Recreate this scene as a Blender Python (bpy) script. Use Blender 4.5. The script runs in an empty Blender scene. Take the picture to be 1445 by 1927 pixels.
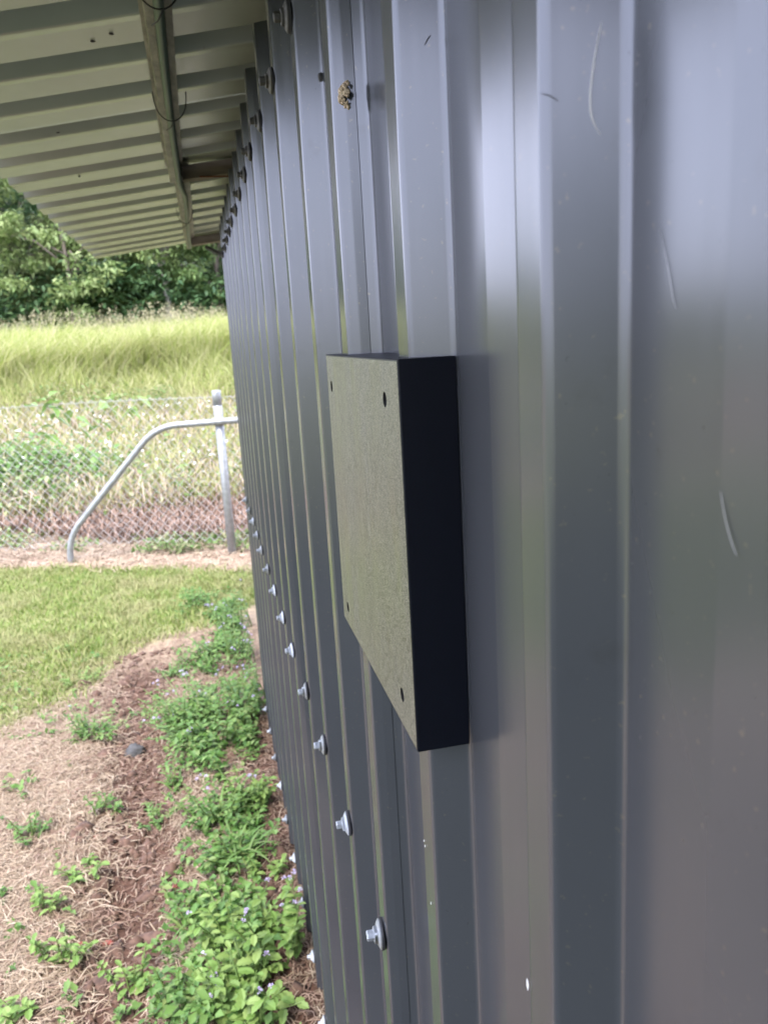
import bpy, bmesh, math, random
import numpy as np
from mathutils import Matrix, Vector

random.seed(7)
rng = np.random.default_rng(7)
SC = bpy.context.scene
COL = SC.collection
GZ = 1.5                      # height of the camera over the ground beside the shed

# ------------------------------------------------------------------ camera
FPX, PW, PH = 1503.0, 1445.0, 1927.0
PP = np.array([PW / 2, PH / 2])
_d = np.array([1114.7 - PP[0], 7746.0 - PP[1], FPX]); _down = _d / np.linalg.norm(_d)
_vx = 373.4
_vy = -(_down[0] * (_vx - PP[0]) + _down[2] * FPX) / _down[1] + PP[1]
_fwd = np.array([_vx - PP[0], _vy - PP[1], FPX]); _fwd /= np.linalg.norm(_fwd)
_right = np.cross(_down, _fwd)
if _right[0] < 0: _right = -_right
RM = np.array([_right, _fwd, -_down])
cam_d = bpy.data.cameras.new('camera')
cam = bpy.data.objects.new('camera', cam_d); COL.objects.link(cam)
cam_d.sensor_fit = 'VERTICAL'; cam_d.sensor_height = 36.0; cam_d.lens = FPX / PH * 36.0
cam_d.clip_start = 0.01; cam_d.clip_end = 2000
m3 = RM @ np.diag([1.0, -1.0, -1.0])
cam.matrix_world = Matrix.Translation((0, 0, GZ)) @ Matrix([list(r) for r in m3]).to_4x4()
cam_d.dof.use_dof = True; cam_d.dof.focus_distance = 0.62; cam_d.dof.aperture_fstop = 15.0
SC.camera = cam

# ------------------------------------------------------------------ sky, sun, exposure
SUN_EL, SUN_AZ = math.radians(58), math.radians(212)      # azimuth clockwise from +Y
w = bpy.data.worlds.new('World'); SC.world = w; w.use_nodes = True
nt = w.node_tree; bg = nt.nodes['Background']
sky = nt.nodes.new('ShaderNodeTexSky'); sky.sky_type = 'NISHITA'; sky.sun_disc = False
sky.sun_elevation = SUN_EL; sky.sun_rotation = SUN_AZ
sky.air_density = 1.0; sky.dust_density = 2.5; sky.ozone_density = 1.0
wtc = nt.nodes.new('ShaderNodeTexCoord'); wn = nt.nodes.new('ShaderNodeTexNoise')      # thin bright cloud over the whole sky
wn.inputs['Scale'].default_value = 2.2; wn.inputs['Detail'].default_value = 6; nt.links.new(wtc.outputs['Generated'], wn.inputs['Vector'])
wr = nt.nodes.new('ShaderNodeMapRange'); wr.inputs[1].default_value = .25; wr.inputs[2].default_value = .65; wr.inputs[3].default_value = .45; wr.inputs[4].default_value = .95
nt.links.new(wn.outputs['Fac'], wr.inputs[0])
wm_ = nt.nodes.new('ShaderNodeMix'); wm_.data_type = 'RGBA'; nt.links.new(wr.outputs[0], wm_.inputs[0]); nt.links.new(sky.outputs[0], wm_.inputs[6])
wm_.inputs[7].default_value = (6.6, 6.75, 8.5, 1)
nt.links.new(wm_.outputs[2], bg.inputs[0]); bg.inputs[1].default_value = 0.15
sl = bpy.data.lights.new('sun', 'SUN'); sl.energy = 1.5; sl.angle = math.radians(16); sl.color = (1.0, 0.95, 0.87)
so = bpy.data.objects.new('sun', sl); COL.objects.link(so)
sd = Vector((math.sin(SUN_AZ) * math.cos(SUN_EL), math.cos(SUN_AZ) * math.cos(SUN_EL), math.sin(SUN_EL)))
so.rotation_euler = sd.to_track_quat('Z', 'Y').to_euler(); so.location = sd * 30
SC.view_settings.view_transform = 'Standard'; SC.view_settings.look = 'None'
SC.view_settings.exposure = 2.36; SC.view_settings.gamma = 1.0
SC.cycles.max_bounces = 5; SC.cycles.diffuse_bounces = 2; SC.cycles.glossy_bounces = 4; SC.cycles.transmission_bounces = 2; SC.cycles.use_denoising = True

# ------------------------------------------------------------------ helpers
def ray(px, py):
    return RM @ np.array([px - PP[0], py - PP[1], FPX])
def ground(px, py, z=0.0):
    r = ray(px, py); t = (z - GZ) / r[2]; return r[0] * t, r[1] * t
def tag(o, label=None, cat=None, group=None, kind=None):
    for k, v in (('label', label), ('category', cat), ('group', group), ('kind', kind)):
        if v: o[k] = v
    return o
def empty(name, loc=(0, 0, 0)):
    o = bpy.data.objects.new(name, None); COL.objects.link(o); o.location = loc; o.empty_display_size = .1
    return o
def link(name, me, mat, parent=None):
    o = bpy.data.objects.new(name, me); COL.objects.link(o)
    if mat is not None and len(me.materials) == 0: me.materials.append(mat)
    if parent is not None:
        o.parent = parent
        bpy.context.view_layer.update()
        o.matrix_parent_inverse = parent.matrix_world.inverted()
    return o
def np_mesh(name, V, F, smooth=False):
    """V (n,3), F (m,k) -> mesh"""
    me = bpy.data.meshes.new(name)
    V = np.asarray(V, np.float32); F = np.asarray(F, np.int32)
    n, k = F.shape
    me.vertices.add(len(V)); me.vertices.foreach_set('co', V.ravel())
    me.loops.add(n * k); me.loops.foreach_set('vertex_index', F.ravel())
    me.polygons.add(n)
    me.polygons.foreach_set('loop_start', np.arange(0, n * k, k, dtype=np.int32))
    me.update(calc_edges=True); me.validate()
    if smooth: me.polygons.foreach_set('use_smooth', np.ones(len(me.polygons), bool))
    return me
class MB:
    def __init__(s): s.v = []; s.f = []
    def add(s, V, F):
        b = len(s.v); s.v += [tuple(p) for p in V]; s.f += [tuple(i + b for i in q) for q in F]; return s
    def box(s, x0, x1, y0, y1, z0, z1):
        V = [(x, y, z) for x in (x0, x1) for y in (y0, y1) for z in (z0, z1)]
        return s.add(V, [(0, 1, 3, 2), (4, 6, 7, 5), (0, 4, 5, 1), (2, 3, 7, 6), (0, 2, 6, 4), (1, 5, 7, 3)])
    def hexa(s, P):   # 8 corner points, bottom 4 then top 4
        return s.add(P, [(0, 3, 2, 1), (4, 5, 6, 7), (0, 1, 5, 4), (1, 2, 6, 5), (2, 3, 7, 6), (3, 0, 4, 7)])
    def tube(s, pts, r, n=8, caps=True):
        pts = [Vector(p) for p in pts]; b = len(s.v); R = r if hasattr(r, '__len__') else [r] * len(pts)
        t0 = (pts[1] - pts[0]).normalized(); up = Vector((0, 0, 1)) if abs(t0.z) < .9 else Vector((1, 0, 0))
        a = t0.cross(up).normalized()
        for i, p in enumerate(pts):
            t = (pts[min(i + 1, len(pts) - 1)] - pts[max(i - 1, 0)]).normalized()
            a = (a - t * a.dot(t)).normalized(); c = t.cross(a)
            for j in range(n):
                q = 2 * math.pi * j / n; v = p + (a * math.cos(q) + c * math.sin(q)) * R[i]; s.v.append(tuple(v))
        for i in range(len(pts) - 1):
            for j in range(n):
                k = (j + 1) % n; s.f.append((b + i * n + j, b + i * n + k, b + (i + 1) * n + k, b + (i + 1) * n + j))
        if caps:
            s.f.append(tuple(b + j for j in reversed(range(n)))); e = b + (len(pts) - 1) * n; s.f.append(tuple(e + j for j in range(n)))
        return s
    def lathe(s, prof, n=16, axis='x-'):   # prof (r, h): h measured along -X
        b = len(s.v)
        for r, h in prof:
            for j in range(n):
                q = 2 * math.pi * j / n; s.v.append((-h, r * math.cos(q), r * math.sin(q)))
        for i in range(len(prof) - 1):
            for j in range(n):
                k = (j + 1) % n; s.f.append((b + i * n + j, b + i * n + k, b + (i + 1) * n + k, b + (i + 1) * n + j))
        e = b + (len(prof) - 1) * n; s.f.append(tuple(e + j for j in range(n)))
        return s
    def mesh(s, name, smooth=False):
        me = bpy.data.meshes.new(name); me.from_pydata(s.v, [], s.f); me.update()
        if smooth: me.polygons.foreach_set('use_smooth', np.ones(len(me.polygons), bool))
        return me
    def build(s, name, mat, parent=None, smooth=False):
        return link(name, s.mesh(name, smooth), mat, parent)

_tab = rng.random((64, 64))
def vnoise(x, y):
    x = np.asarray(x, float); y = np.asarray(y, float)
    xi = np.floor(x).astype(int); yi = np.floor(y).astype(int); fx = x - xi; fy = y - yi
    fx = fx * fx * (3 - 2 * fx); fy = fy * fy * (3 - 2 * fy)
    g = lambda a, b: _tab[a % 64, b % 64]
    return (g(xi, yi) * (1 - fx) + g(xi + 1, yi) * fx) * (1 - fy) + (g(xi, yi + 1) * (1 - fx) + g(xi + 1, yi + 1) * fx) * fy
def fbm(x, y, o=4):
    s = 0; a = .5; t = 0
    for i in range(o): s = s + a * vnoise(x * 2 ** i + 17 * i, y * 2 ** i + 31 * i); t += a; a *= .5
    return s / t
def sstep(a, b, x):
    t = np.clip((np.asarray(x, float) - a) / (b - a), 0, 1); return t * t * (3 - 2 * t)

# ------------------------------------------------------------------ materials
def newmat(name):
    m = bpy.data.materials.new(name); m.use_nodes = True
    return m, m.node_tree, m.node_tree.nodes['Principled BSDF']
def N(nt, t, **kw):
    n = nt.nodes.new(t)
    for k, v in kw.items(): setattr(n, k, v)
    return n
def ramp(nt, src, stops):
    r = N(nt, 'ShaderNodeValToRGB'); nt.links.new(src, r.inputs[0])
    while len(r.color_ramp.elements) < len(stops): r.color_ramp.elements.new(.5)
    for e, (p, c) in zip(r.color_ramp.elements, stops): e.position = p; e.color = (*c, 1) if len(c) == 3 else c
    return r
def coords(nt, scale):
    tc = N(nt, 'ShaderNodeTexCoord'); mp = N(nt, 'ShaderNodeMapping'); mp.inputs['Scale'].default_value = scale
    nt.links.new(tc.outputs['Object'], mp.inputs['Vector']); return mp.outputs[0]
def noise(nt, vec, scale, detail=4, rough=.55):
    n = N(nt, 'ShaderNodeTexNoise'); n.inputs['Scale'].default_value = scale; n.inputs['Detail'].default_value = detail
    n.inputs['Roughness'].default_value = rough
    if vec is not None: nt.links.new(vec, n.inputs['Vector'])
    return n.outputs['Fac']
def bump(nt, bs, h, strength, dist):
    b = N(nt, 'ShaderNodeBump'); b.inputs['Strength'].default_value = strength; b.inputs['Distance'].default_value = dist
    nt.links.new(h, b.inputs['Height']); nt.links.new(b.outputs[0], bs.inputs['Normal'])

def mat_noise(name, c1, c2, scale=20, rough=.6, metallic=0, bmp=0, bdist=.002, vscale=(1, 1, 1), r2=None, spec=.5):
    m, nt, b = newmat(name); v = coords(nt, vscale); f = noise(nt, v, scale)
    r = ramp(nt, f, [(.3, c1), (.7, c2)]); nt.links.new(r.outputs[0], b.inputs['Base Color'])
    b.inputs['Metallic'].default_value = metallic; b.inputs['Roughness'].default_value = rough
    b.inputs['Specular IOR Level'].default_value = spec
    if r2 is not None:
        mr = N(nt, 'ShaderNodeMapRange'); nt.links.new(f, mr.inputs[0]); mr.inputs[3].default_value = rough; mr.inputs[4].default_value = r2
        nt.links.new(mr.outputs[0], b.inputs['Roughness'])
    if bmp: bump(nt, b, noise(nt, v, scale * 3), bmp, bdist)
    return m

def mat_leaf(name, cols, trans=.35, rough=.5, patch=None):
    m = bpy.data.materials.new(name); m.use_nodes = True; nt = m.node_tree; b = nt.nodes['Principled BSDF']
    g = N(nt, 'ShaderNodeNewGeometry'); st = [(i / max(1, len(cols) - 1), c) for i, c in enumerate(cols)]
    r = ramp(nt, g.outputs['Random Per Island'], st)
    out = r.outputs[0]
    if patch:
        f = noise(nt, coords(nt, (1, 1, 1)), patch[0], 5, .6); pr = ramp(nt, f, [(.44, (0, 0, 0)), (.66, (1, 1, 1))])
        mu = N(nt, 'ShaderNodeMath', operation='MULTIPLY'); nt.links.new(pr.outputs[0], mu.inputs[0]); mu.inputs[1].default_value = patch[2]
        mp = N(nt, 'ShaderNodeMix', data_type='RGBA'); nt.links.new(mu.outputs[0], mp.inputs[0]); nt.links.new(out, mp.inputs[6]); mp.inputs[7].default_value = (*patch[1], 1); out = mp.outputs[2]
    nt.links.new(out, b.inputs['Base Color']); b.inputs['Roughness'].default_value = rough
    b.inputs['Specular IOR Level'].default_value = .3
    t = N(nt, 'ShaderNodeBsdfTranslucent'); nt.links.new(out, t.inputs[0])
    mx = N(nt, 'ShaderNodeMixShader'); mx.inputs[0].default_value = trans
    nt.links.new(b.outputs[0], mx.inputs[1]); nt.links.new(t.outputs[0], mx.inputs[2])
    nt.links.new(mx.outputs[0], nt.nodes['Material Output'].inputs['Surface'])
    return m

def mat_paint():
    """dark grey factory painted steel sheet, satin, with dust and faint vertical streaks"""
    m, nt, b = newmat('painted_steel'); v = coords(nt, (1, 1, 1)); vs = coords(nt, (60, 60, 1.2))
    dust = noise(nt, v, 9, 5); streak = noise(nt, vs, 2.0, 3); speck = noise(nt, v, 260, 2)
    mx = N(nt, 'ShaderNodeMix', data_type='RGBA'); nt.links.new(dust, mx.inputs[0])
    mx.inputs[6].default_value = (.076, .082, .094, 1); mx.inputs[7].default_value = (.098, .104, .114, 1)
    sp = ramp(nt, speck, [(.0, (0, 0, 0)), (.685, (0, 0, 0)), (.72, (1, 1, 1))])
    m2 = N(nt, 'ShaderNodeMix', data_type='RGBA'); nt.links.new(sp.outputs[0], m2.inputs[0])
    nt.links.new(mx.outputs[2], m2.inputs[6]); m2.inputs[7].default_value = (.13, .125, .115, 1)
    grime = noise(nt, v, 34, 6, .65); gr = ramp(nt, grime, [(.0, (0, 0, 0)), (.62, (0, 0, 0)), (.78, (.35, .35, .35))])
    m3_ = N(nt, 'ShaderNodeMix', data_type='RGBA'); nt.links.new(gr.outputs[0], m3_.inputs[0]); nt.links.new(m2.outputs[2], m3_.inputs[6]); m3_.inputs[7].default_value = (.060, .060, .058, 1)
    dk = noise(nt, v, 420, 2); dr = ramp(nt, dk, [(.0, (0, 0, 0)), (.76, (0, 0, 0)), (.79, (.8, .8, .8))])
    m4_ = N(nt, 'ShaderNodeMix', data_type='RGBA'); nt.links.new(dr.outputs[0], m4_.inputs[0]); nt.links.new(m3_.outputs[2], m4_.inputs[6]); m4_.inputs[7].default_value = (.03, .03, .03, 1)
    nt.links.new(m4_.outputs[2], b.inputs['Base Color'])
    mr = N(nt, 'ShaderNodeMapRange'); nt.links.new(streak, mr.inputs[0]); mr.inputs[3].default_value = .18; mr.inputs[4].default_value = .27; b.inputs['Metallic'].default_value = .55
    nt.links.new(mr.outputs[0], b.inputs['Roughness'])
    b.inputs['Specular IOR Level'].default_value = .55
    bump(nt, b, noise(nt, coords(nt, (6, 6, 1.5)), 1.6, 2), .10, .003)
    return m
def mat_roof():
    m, nt, b = newmat('roof_underside'); v = coords(nt, (1, 1, 1)); f = noise(nt, v, 5, 5)
    r = ramp(nt, f, [(.3, (.265, .295, .265)), (.7, (.325, .355, .32))]); sp = noise(nt, v, 90, 2)
    r2 = ramp(nt, sp, [(.0, (0, 0, 0)), (.76, (0, 0, 0)), (.80, (1, 1, 1))])
    mx = N(nt, 'ShaderNodeMix', data_type='RGBA'); nt.links.new(r2.outputs[0], mx.inputs[0]); nt.links.new(r.outputs[0], mx.inputs[6])
    mx.inputs[7].default_value = (.2, .19, .16, 1); nt.links.new(mx.outputs[2], b.inputs['Base Color'])
    b.inputs['Roughness'].default_value = .27; b.inputs['Metallic'].default_value = .25
    return m
def mat_print(name, textured):
    m, nt, b = newmat(name); b.inputs['Base Color'].default_value = (.003, .004, .008, 1)
    if textured:
        v = coords(nt, (1, 1, 1)); f = noise(nt, v, 950, 2, .7)
        st_ = noise(nt, coords(nt, (1, 34, 7)), 1.0, 4); sr_ = N(nt, 'ShaderNodeMapRange'); nt.links.new(st_, sr_.inputs[0]); sr_.inputs[1].default_value = .3; sr_.inputs[2].default_value = .7; sr_.inputs[3].default_value = .29; sr_.inputs[4].default_value = .46
        r = ramp(nt, f, [(.42, (.006, .006, .005)), (.58, (.17, .163, .125))]); nt.links.new(r.outputs[0], b.inputs['Base Color'])  # olive speckle paints the reflected field onto black plastic
        nt.links.new(sr_.outputs[0], b.inputs['Roughness']); b.inputs['Specular IOR Level'].default_value = .7
        bump(nt, b, f, .4, .0005)
    else:
        v = coords(nt, (1200, 1, 1)); f = noise(nt, v, 1.0, 2)
        b.inputs['Roughness'].default_value = .42; b.inputs['Specular IOR Level'].default_value = .2; bump(nt, b, f, .25, .0002)
    return m
def mat_ground():
    m, nt, b = newmat('ground_soil')
    at = N(nt, 'ShaderNodeVertexColor'); at.layer_name = 'Col'
    v = coords(nt, (1, 1, 1)); f = noise(nt, v, 14, 8, .7); g = noise(nt, v, 70, 5, .7)
    mr = N(nt, 'ShaderNodeMapRange'); nt.links.new(f, mr.inputs[0]); mr.inputs[1].default_value = .25; mr.inputs[2].default_value = .75
    mr.inputs[3].default_value = .6; mr.inputs[4].default_value = 1.4
    mg = N(nt, 'ShaderNodeMapRange'); nt.links.new(g, mg.inputs[0]); mg.inputs[1].default_value = .25; mg.inputs[2].default_value = .75
    mg.inputs[3].default_value = .6; mg.inputs[4].default_value = 1.4
    mu = N(nt, 'ShaderNodeMath', operation='MULTIPLY'); nt.links.new(mr.outputs[0], mu.inputs[0]); nt.links.new(mg.outputs[0], mu.inputs[1])
    vm = N(nt, 'ShaderNodeVectorMath', operation='SCALE'); nt.links.new(at.outputs[0], vm.inputs[0]); nt.links.new(mu.outputs[0], vm.inputs['Scale'])
    nt.links.new(vm.outputs[0], b.inputs['Base Color']); b.inputs['Roughness'].default_value = .95
    b.inputs['Specular IOR Level'].default_value = .2
    bump(nt, b, g, .6, .02)
    return m

M = {}
M['paint'] = mat_paint(); M['roof'] = mat_roof()
M['screw'] = mat_noise('zinc_screw', (.30, .33, .36), (.42, .45, .48), 300, .42, .45)
M['seal'] = mat_noise('rubber_seal', (.02, .02, .022), (.035, .035, .038), 200, .7)
M['plastic'] = mat_print('black_print', False); M['face'] = mat_print('textured_print_sheen', True)
M['hole'] = mat_noise('hole_black', (.006, .006, .006), (.012, .012, .012), 100, .8)
M['galv'] = mat_noise('galvanised_pipe', (.21, .222, .23), (.31, .325, .335), 30, .45, .55, .1)
M['wire'] = mat_noise('galvanised_wire', (.27, .265, .26), (.36, .355, .35), 20, .6, .2)
M['purlin'] = mat_noise('stained_steel', (.035, .033, .028), (.20, .19, .155), 24, .45, .2, .1, vscale=(2, .8, 2))
M['rafter'] = mat_noise('weathered_rafter', (.10, .085, .065), (.22, .19, .14), 14, .8, 0, .3, vscale=(.5, 3, 3))
M['rust'] = mat_noise('rust', (.10, .03, .012), (.20, .07, .03), 60, .9)
M['cable'] = mat_noise('green_cable', (.002, .022, .015), (.004, .036, .026), 40, .45)
M['tie'] = mat_noise('black_tie', (.008, .008, .008), (.015, .015, .015), 40, .4)
M['nest'] = mat_noise('dried_mud', (.42, .31, .20), (.70, .58, .42), 260, .95, 0, 1.0, .003)
M['scuff'] = mat_noise('pale_scuff', (.15, .152, .155), (.20, .202, .205), 120, .35, .3)
M['dent'] = mat_noise('dent_highlight', (.34, .34, .33), (.44, .44, .43), 90, .4)  # pale tone paints the light caught by the dent
M['chip'] = mat_noise('paint_chip', (.5, .5, .48), (.7, .7, .68), 120, .6)
M['smudge'] = mat_noise('dark_smudge', (.03, .03, .03), (.05, .05, .05), 120, .7)
M['ground'] = mat_ground()
M['lawn'] = mat_leaf('lawn_blade', [(.10, .17, .03), (.155, .235, .045), (.215, .27, .07), (.29, .28, .12), (.13, .205, .035)], .3, patch=(2.6, (.31, .28, .15), .7))
M['straw'] = mat_leaf('dead_straw', [(.16, .115, .075), (.29, .225, .155), (.42, .35, .265), (.22, .16, .105), (.35, .28, .20)], .1, .8)
M['litter'] = mat_leaf('dead_litter', [(.10, .06, .042), (.20, .13, .095), (.29, .21, .16), (.145, .085, .062)], .1, .8)
M['weed'] = mat_leaf('weed_leaf', [(.06, .14, .03), (.10, .20, .045), (.16, .26, .075), (.08, .17, .045), (.20, .26, .09)], .35)
M['weed2'] = mat_leaf('pale_weed_leaf', [(.11, .20, .045), (.16, .27, .065), (.23, .32, .10), (.13, .22, .05)], .35)
M['stem'] = mat_leaf('weed_stem', [(.09, .16, .04), (.14, .19, .06)], .1)
M['flower'] = mat_leaf('lilac_petal', [(.40, .34, .52), (.50, .44, .62), (.58, .52, .68)], .3)
M['white'] = mat_leaf('white_petal', [(.7, .7, .66), (.8, .8, .76)], .3)
M['tall'] = mat_leaf('tall_grass', [(.17, .23, .045), (.25, .31, .065), (.34, .37, .11), (.45, .43, .21), (.21, .27, .055), (.52, .48, .30), (.29, .34, .085), (.18, .25, .05)], .35, patch=(.9, (.32, .31, .15), .45))
M['seed'] = mat_leaf('seed_head', [(.28, .255, .15), (.35, .315, .20), (.25, .245, .13)], .3)
M['bank'] = mat_leaf('bank_leaf', [(.08, .16, .035), (.135, .21, .06), (.20, .24, .10), (.29, .265, .15)], .3)
M['bark'] = mat_noise('bark', (.08, .065, .05), (.19, .16, .13), 12, .95, 0, .6, .02, vscale=(3, 3, .8))
M['pale_bark'] = mat_noise('pale_bark', (.22, .20, .18), (.38, .35, .32), 12, .95, 0, .4, .02, vscale=(3, 3, .8))
M['red'] = mat_noise('red_chip', (.20, .05, .04), (.30, .085, .06), 60, .9)
M['clod'] = mat_noise('soil_clod', (.05, .028, .02), (.13, .075, .052), 60, .95)
M['stone'] = mat_noise('dark_stone', (.03, .03, .032), (.07, .07, .07), 30, .9, 0, .6, .006)
LEAF = [mat_leaf('tree_leaf_a', [(0.077, 0.14, 0.049), (0.126, 0.203, 0.07), (0.182, 0.259, 0.098)]),
        mat_leaf('tree_leaf_b', [(0.13, 0.195, 0.065), (0.195, 0.26, 0.098), (0.273, 0.332, 0.143)]),
        mat_leaf('tree_leaf_c', [(0.042, 0.091, 0.042), (0.07, 0.133, 0.056), (0.098, 0.168, 0.07)]),
        mat_leaf('tree_leaf_d', [(0.188, 0.25, 0.094), (0.263, 0.319, 0.138), (0.338, 0.375, 0.188)])]

# ------------------------------------------------------------------ ground
def gh(x, y):
    x = np.asarray(x, float); y = np.asarray(y, float)
    h = 0.90 * sstep(6.3, 14.5, y - .1 * x) + .035 * np.maximum(0, y - 14.5) + .03 * np.maximum(0, y - 30) ** 1.5 * sstep(-.34, -.25, x / np.maximum(y, 1))
    h = np.minimum(h, 26)
    near = sstep(9, 5, np.hypot(x, y - 2.5))
    h = h - .03 * np.exp(-((x + .37 + .05 * np.sin(y * 2.1)) / .13) ** 2) * sstep(4.0, 3.2, y) * sstep(.2, .8, y)
    h = h + near * (.035 * (fbm(x * 3, y * 3) - .5) + .018 * (fbm(x * 14, y * 14) - .5)) + sstep(5.5, 8, y) * .22 * (fbm(x * .9, y * .9) - .5)
    return h
LB = np.array([ground(*p) for p in ((-400, 1560), (-150, 1440), (0, 1375), (100, 1310), (190, 1275), (250, 1215), (350, 1185), (420, 1165), (470, 1140))])
LT = np.array([ground(*p) for p in ((-400, 1062), (0, 1068), (200, 1072), (470, 1078))])
def lawn_mask(x, y):
    wob = .28 * (fbm(x * 4 + 9, y * 4) - .5)
    lo = np.interp(x, LB[:, 0], LB[:, 1]); hi = np.interp(x, LT[:, 0], LT[:, 1])
    return sstep(-.18, .12, y + wob - lo) * sstep(.12, -.08, y + wob * .5 - hi)
def zone_col(x, y):
    x = np.asarray(x, float); y = np.asarray(y, float); n = fbm(x * 3.1, y * 3.1); n2 = fbm(x * 1.3 + 40, y * 1.3)
    def mix(a, b, t): return a * (1 - t)[..., None] + b * t[..., None]
    straw = np.array([.27, .208, .145]); soil = np.array([.078, .043, .030]); lawn = np.array([.17, .18, .075])
    dirt = np.array([.37, .265, .205]); litter = np.array([.20, .115, .09]); bank = np.array([.20, .20, .095]); far = np.array([.13, .18, .045]); forest = np.array([.03, .05, .02])
    # darker reddish soil in a worn track next to the weeds and along the wall
    trk = np.exp(-((x + .37 + .05 * np.sin(y * 2.1)) / .19) ** 2) * sstep(4.2, 3.4, y)
    wl = np.exp(-((x - .06) / .17) ** 2) * sstep(4.0, 2.6, y)
    c = mix(np.broadcast_to(straw, x.shape + (3,)), np.broadcast_to(soil, x.shape + (3,)), np.clip(np.maximum(trk * 1.1, wl * .95) * (.75 + n * .8), 0, 1))
    c = mix(c, np.broadcast_to(lawn, c.shape), lawn_mask(x, y))
    hi = np.interp(x, LT[:, 0], LT[:, 1])
    c = mix(c, np.broadcast_to(dirt, c.shape), sstep(-.05, .12, y - hi))
    c = mix(c, np.broadcast_to(litter, c.shape), sstep(.75, 1.2, y - hi + .4 * (n2 - .5)))
    c = mix(c, np.broadcast_to(bank, c.shape), sstep(2.0, 3.2, y - hi + .8 * (n2 - .5)))
    c = mix(c, np.broadcast_to(far, c.shape), sstep(12, 14, y)); c = mix(c, np.broadcast_to(forest, c.shape), sstep(24, 28, y))
    # open paddock to the side and behind
    side = np.maximum(sstep(-2.2, -3.6, x), sstep(-.3, -1.6, y)) * sstep(6, 5, y)
    pad = mix(np.broadcast_to(np.array([.15, .19, .055]), c.shape), np.broadcast_to(straw, c.shape), np.clip(n2 * 1.6 - .55, 0, 1))
    c = c * (1 - side)[..., None] + pad * side[..., None]
    back = sstep(.75, .35, y) * sstep(-6.5, -4.0, x) * sstep(-16, -11, y)      # ground behind the camera painted dark so the lower wall reflects darkness
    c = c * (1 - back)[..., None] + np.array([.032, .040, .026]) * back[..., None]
    return np.clip(c * (.8 + .4 * n)[..., None], .01, .9)
def axis(a):
    out = []
    for (s, e, d) in a: out += list(np.arange(s, e, d))
    return np.array(out)
xs = axis([(-600, -60, 30), (-60, -12, 3), (-12, -3, .4), (-3, -1.6, .1), (-1.6, .5, .03), (.5, 3, .2), (3, 12, .8), (12, 60, 4), (60, 601, 30)])
ys = axis([(-600, -60, 30), (-60, -8, 3), (-8, 0, .4), (0, 1, .08), (1, 7, .035), (7, 16, .15), (16, 40, .8), (40, 80, 4), (80, 601, 40)])
X, Y = np.meshgrid(xs, ys); Z = gh(X, Y)
V = np.stack([X, Y, Z], -1).reshape(-1, 3); nx, ny = len(xs), len(ys)
idx = np.arange(nx * ny).reshape(ny, nx)
F = np.stack([idx[:-1, :-1], idx[:-1, 1:], idx[1:, 1:], idx[1:, :-1]], -1).reshape(-1, 4)
gme = np_mesh('ground', V, F, True)
ca = gme.color_attributes.new('Col', 'FLOAT_COLOR', 'POINT')
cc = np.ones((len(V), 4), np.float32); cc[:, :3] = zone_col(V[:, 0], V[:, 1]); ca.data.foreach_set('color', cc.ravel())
tag(link('ground', gme, M['ground']), 'bare reddish soil, straw and lawn ground beside the shed', kind='structure')

# ------------------------------------------------------------------ ribbed sheet profile
PITCH, CX, Y0 = .19, .1186, .2945            # rib pitch, crest plane, far crest edge of rib 0
DEP = .0235
RIB = [(-.175, DEP), (-.160, DEP), (-.135, DEP + .0028), (-.095, DEP), (-.042, DEP), (-.027, 0), (0, 0), (.015, DEP)]
def fillet(P, r=.0065, n=6):
    """P: list of 2D points -> (points, normals) with rounded corners; normals to the left of travel"""
    out = []; nor = []
    P = [np.array(p, float) for p in P]
    def nrm(d): d = d / np.linalg.norm(d); return np.array([-d[1], d[0]])
    out.append(P[0]); nor.append(nrm(P[1] - P[0]))
    for i in range(1, len(P) - 1):
        a, b, c = P[i - 1], P[i], P[i + 1]; d0 = (b - a); d1 = (c - b); l0 = np.linalg.norm(d0); l1 = np.linalg.norm(d1)
        ang = math.acos(np.clip(np.dot(d0, d1) / l0 / l1, -1, 1)); rr = r if ang > .3 else .02
        t = min(rr * math.tan(ang / 2) if ang > 1e-3 else 0, .48 * l0, .48 * l1)
        if t < 1e-5: out.append(b); nor.append(nrm(d0)); continue
        p0 = b - d0 / l0 * t; p1 = b + d1 / l1 * t
        for j in range(n + 1):
            s = j / n; q = (1 - s) ** 2 * p0 + 2 * s * (1 - s) * b + s * s * p1
            tg = 2 * (1 - s) * (b - p0) + 2 * s * (p1 - b); out.append(q); nor.append(nrm(tg))
    out.append(P[-1]); nor.append(nrm(P[-1] - P[-2]))
    return np.array(out), np.array(nor)
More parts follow.
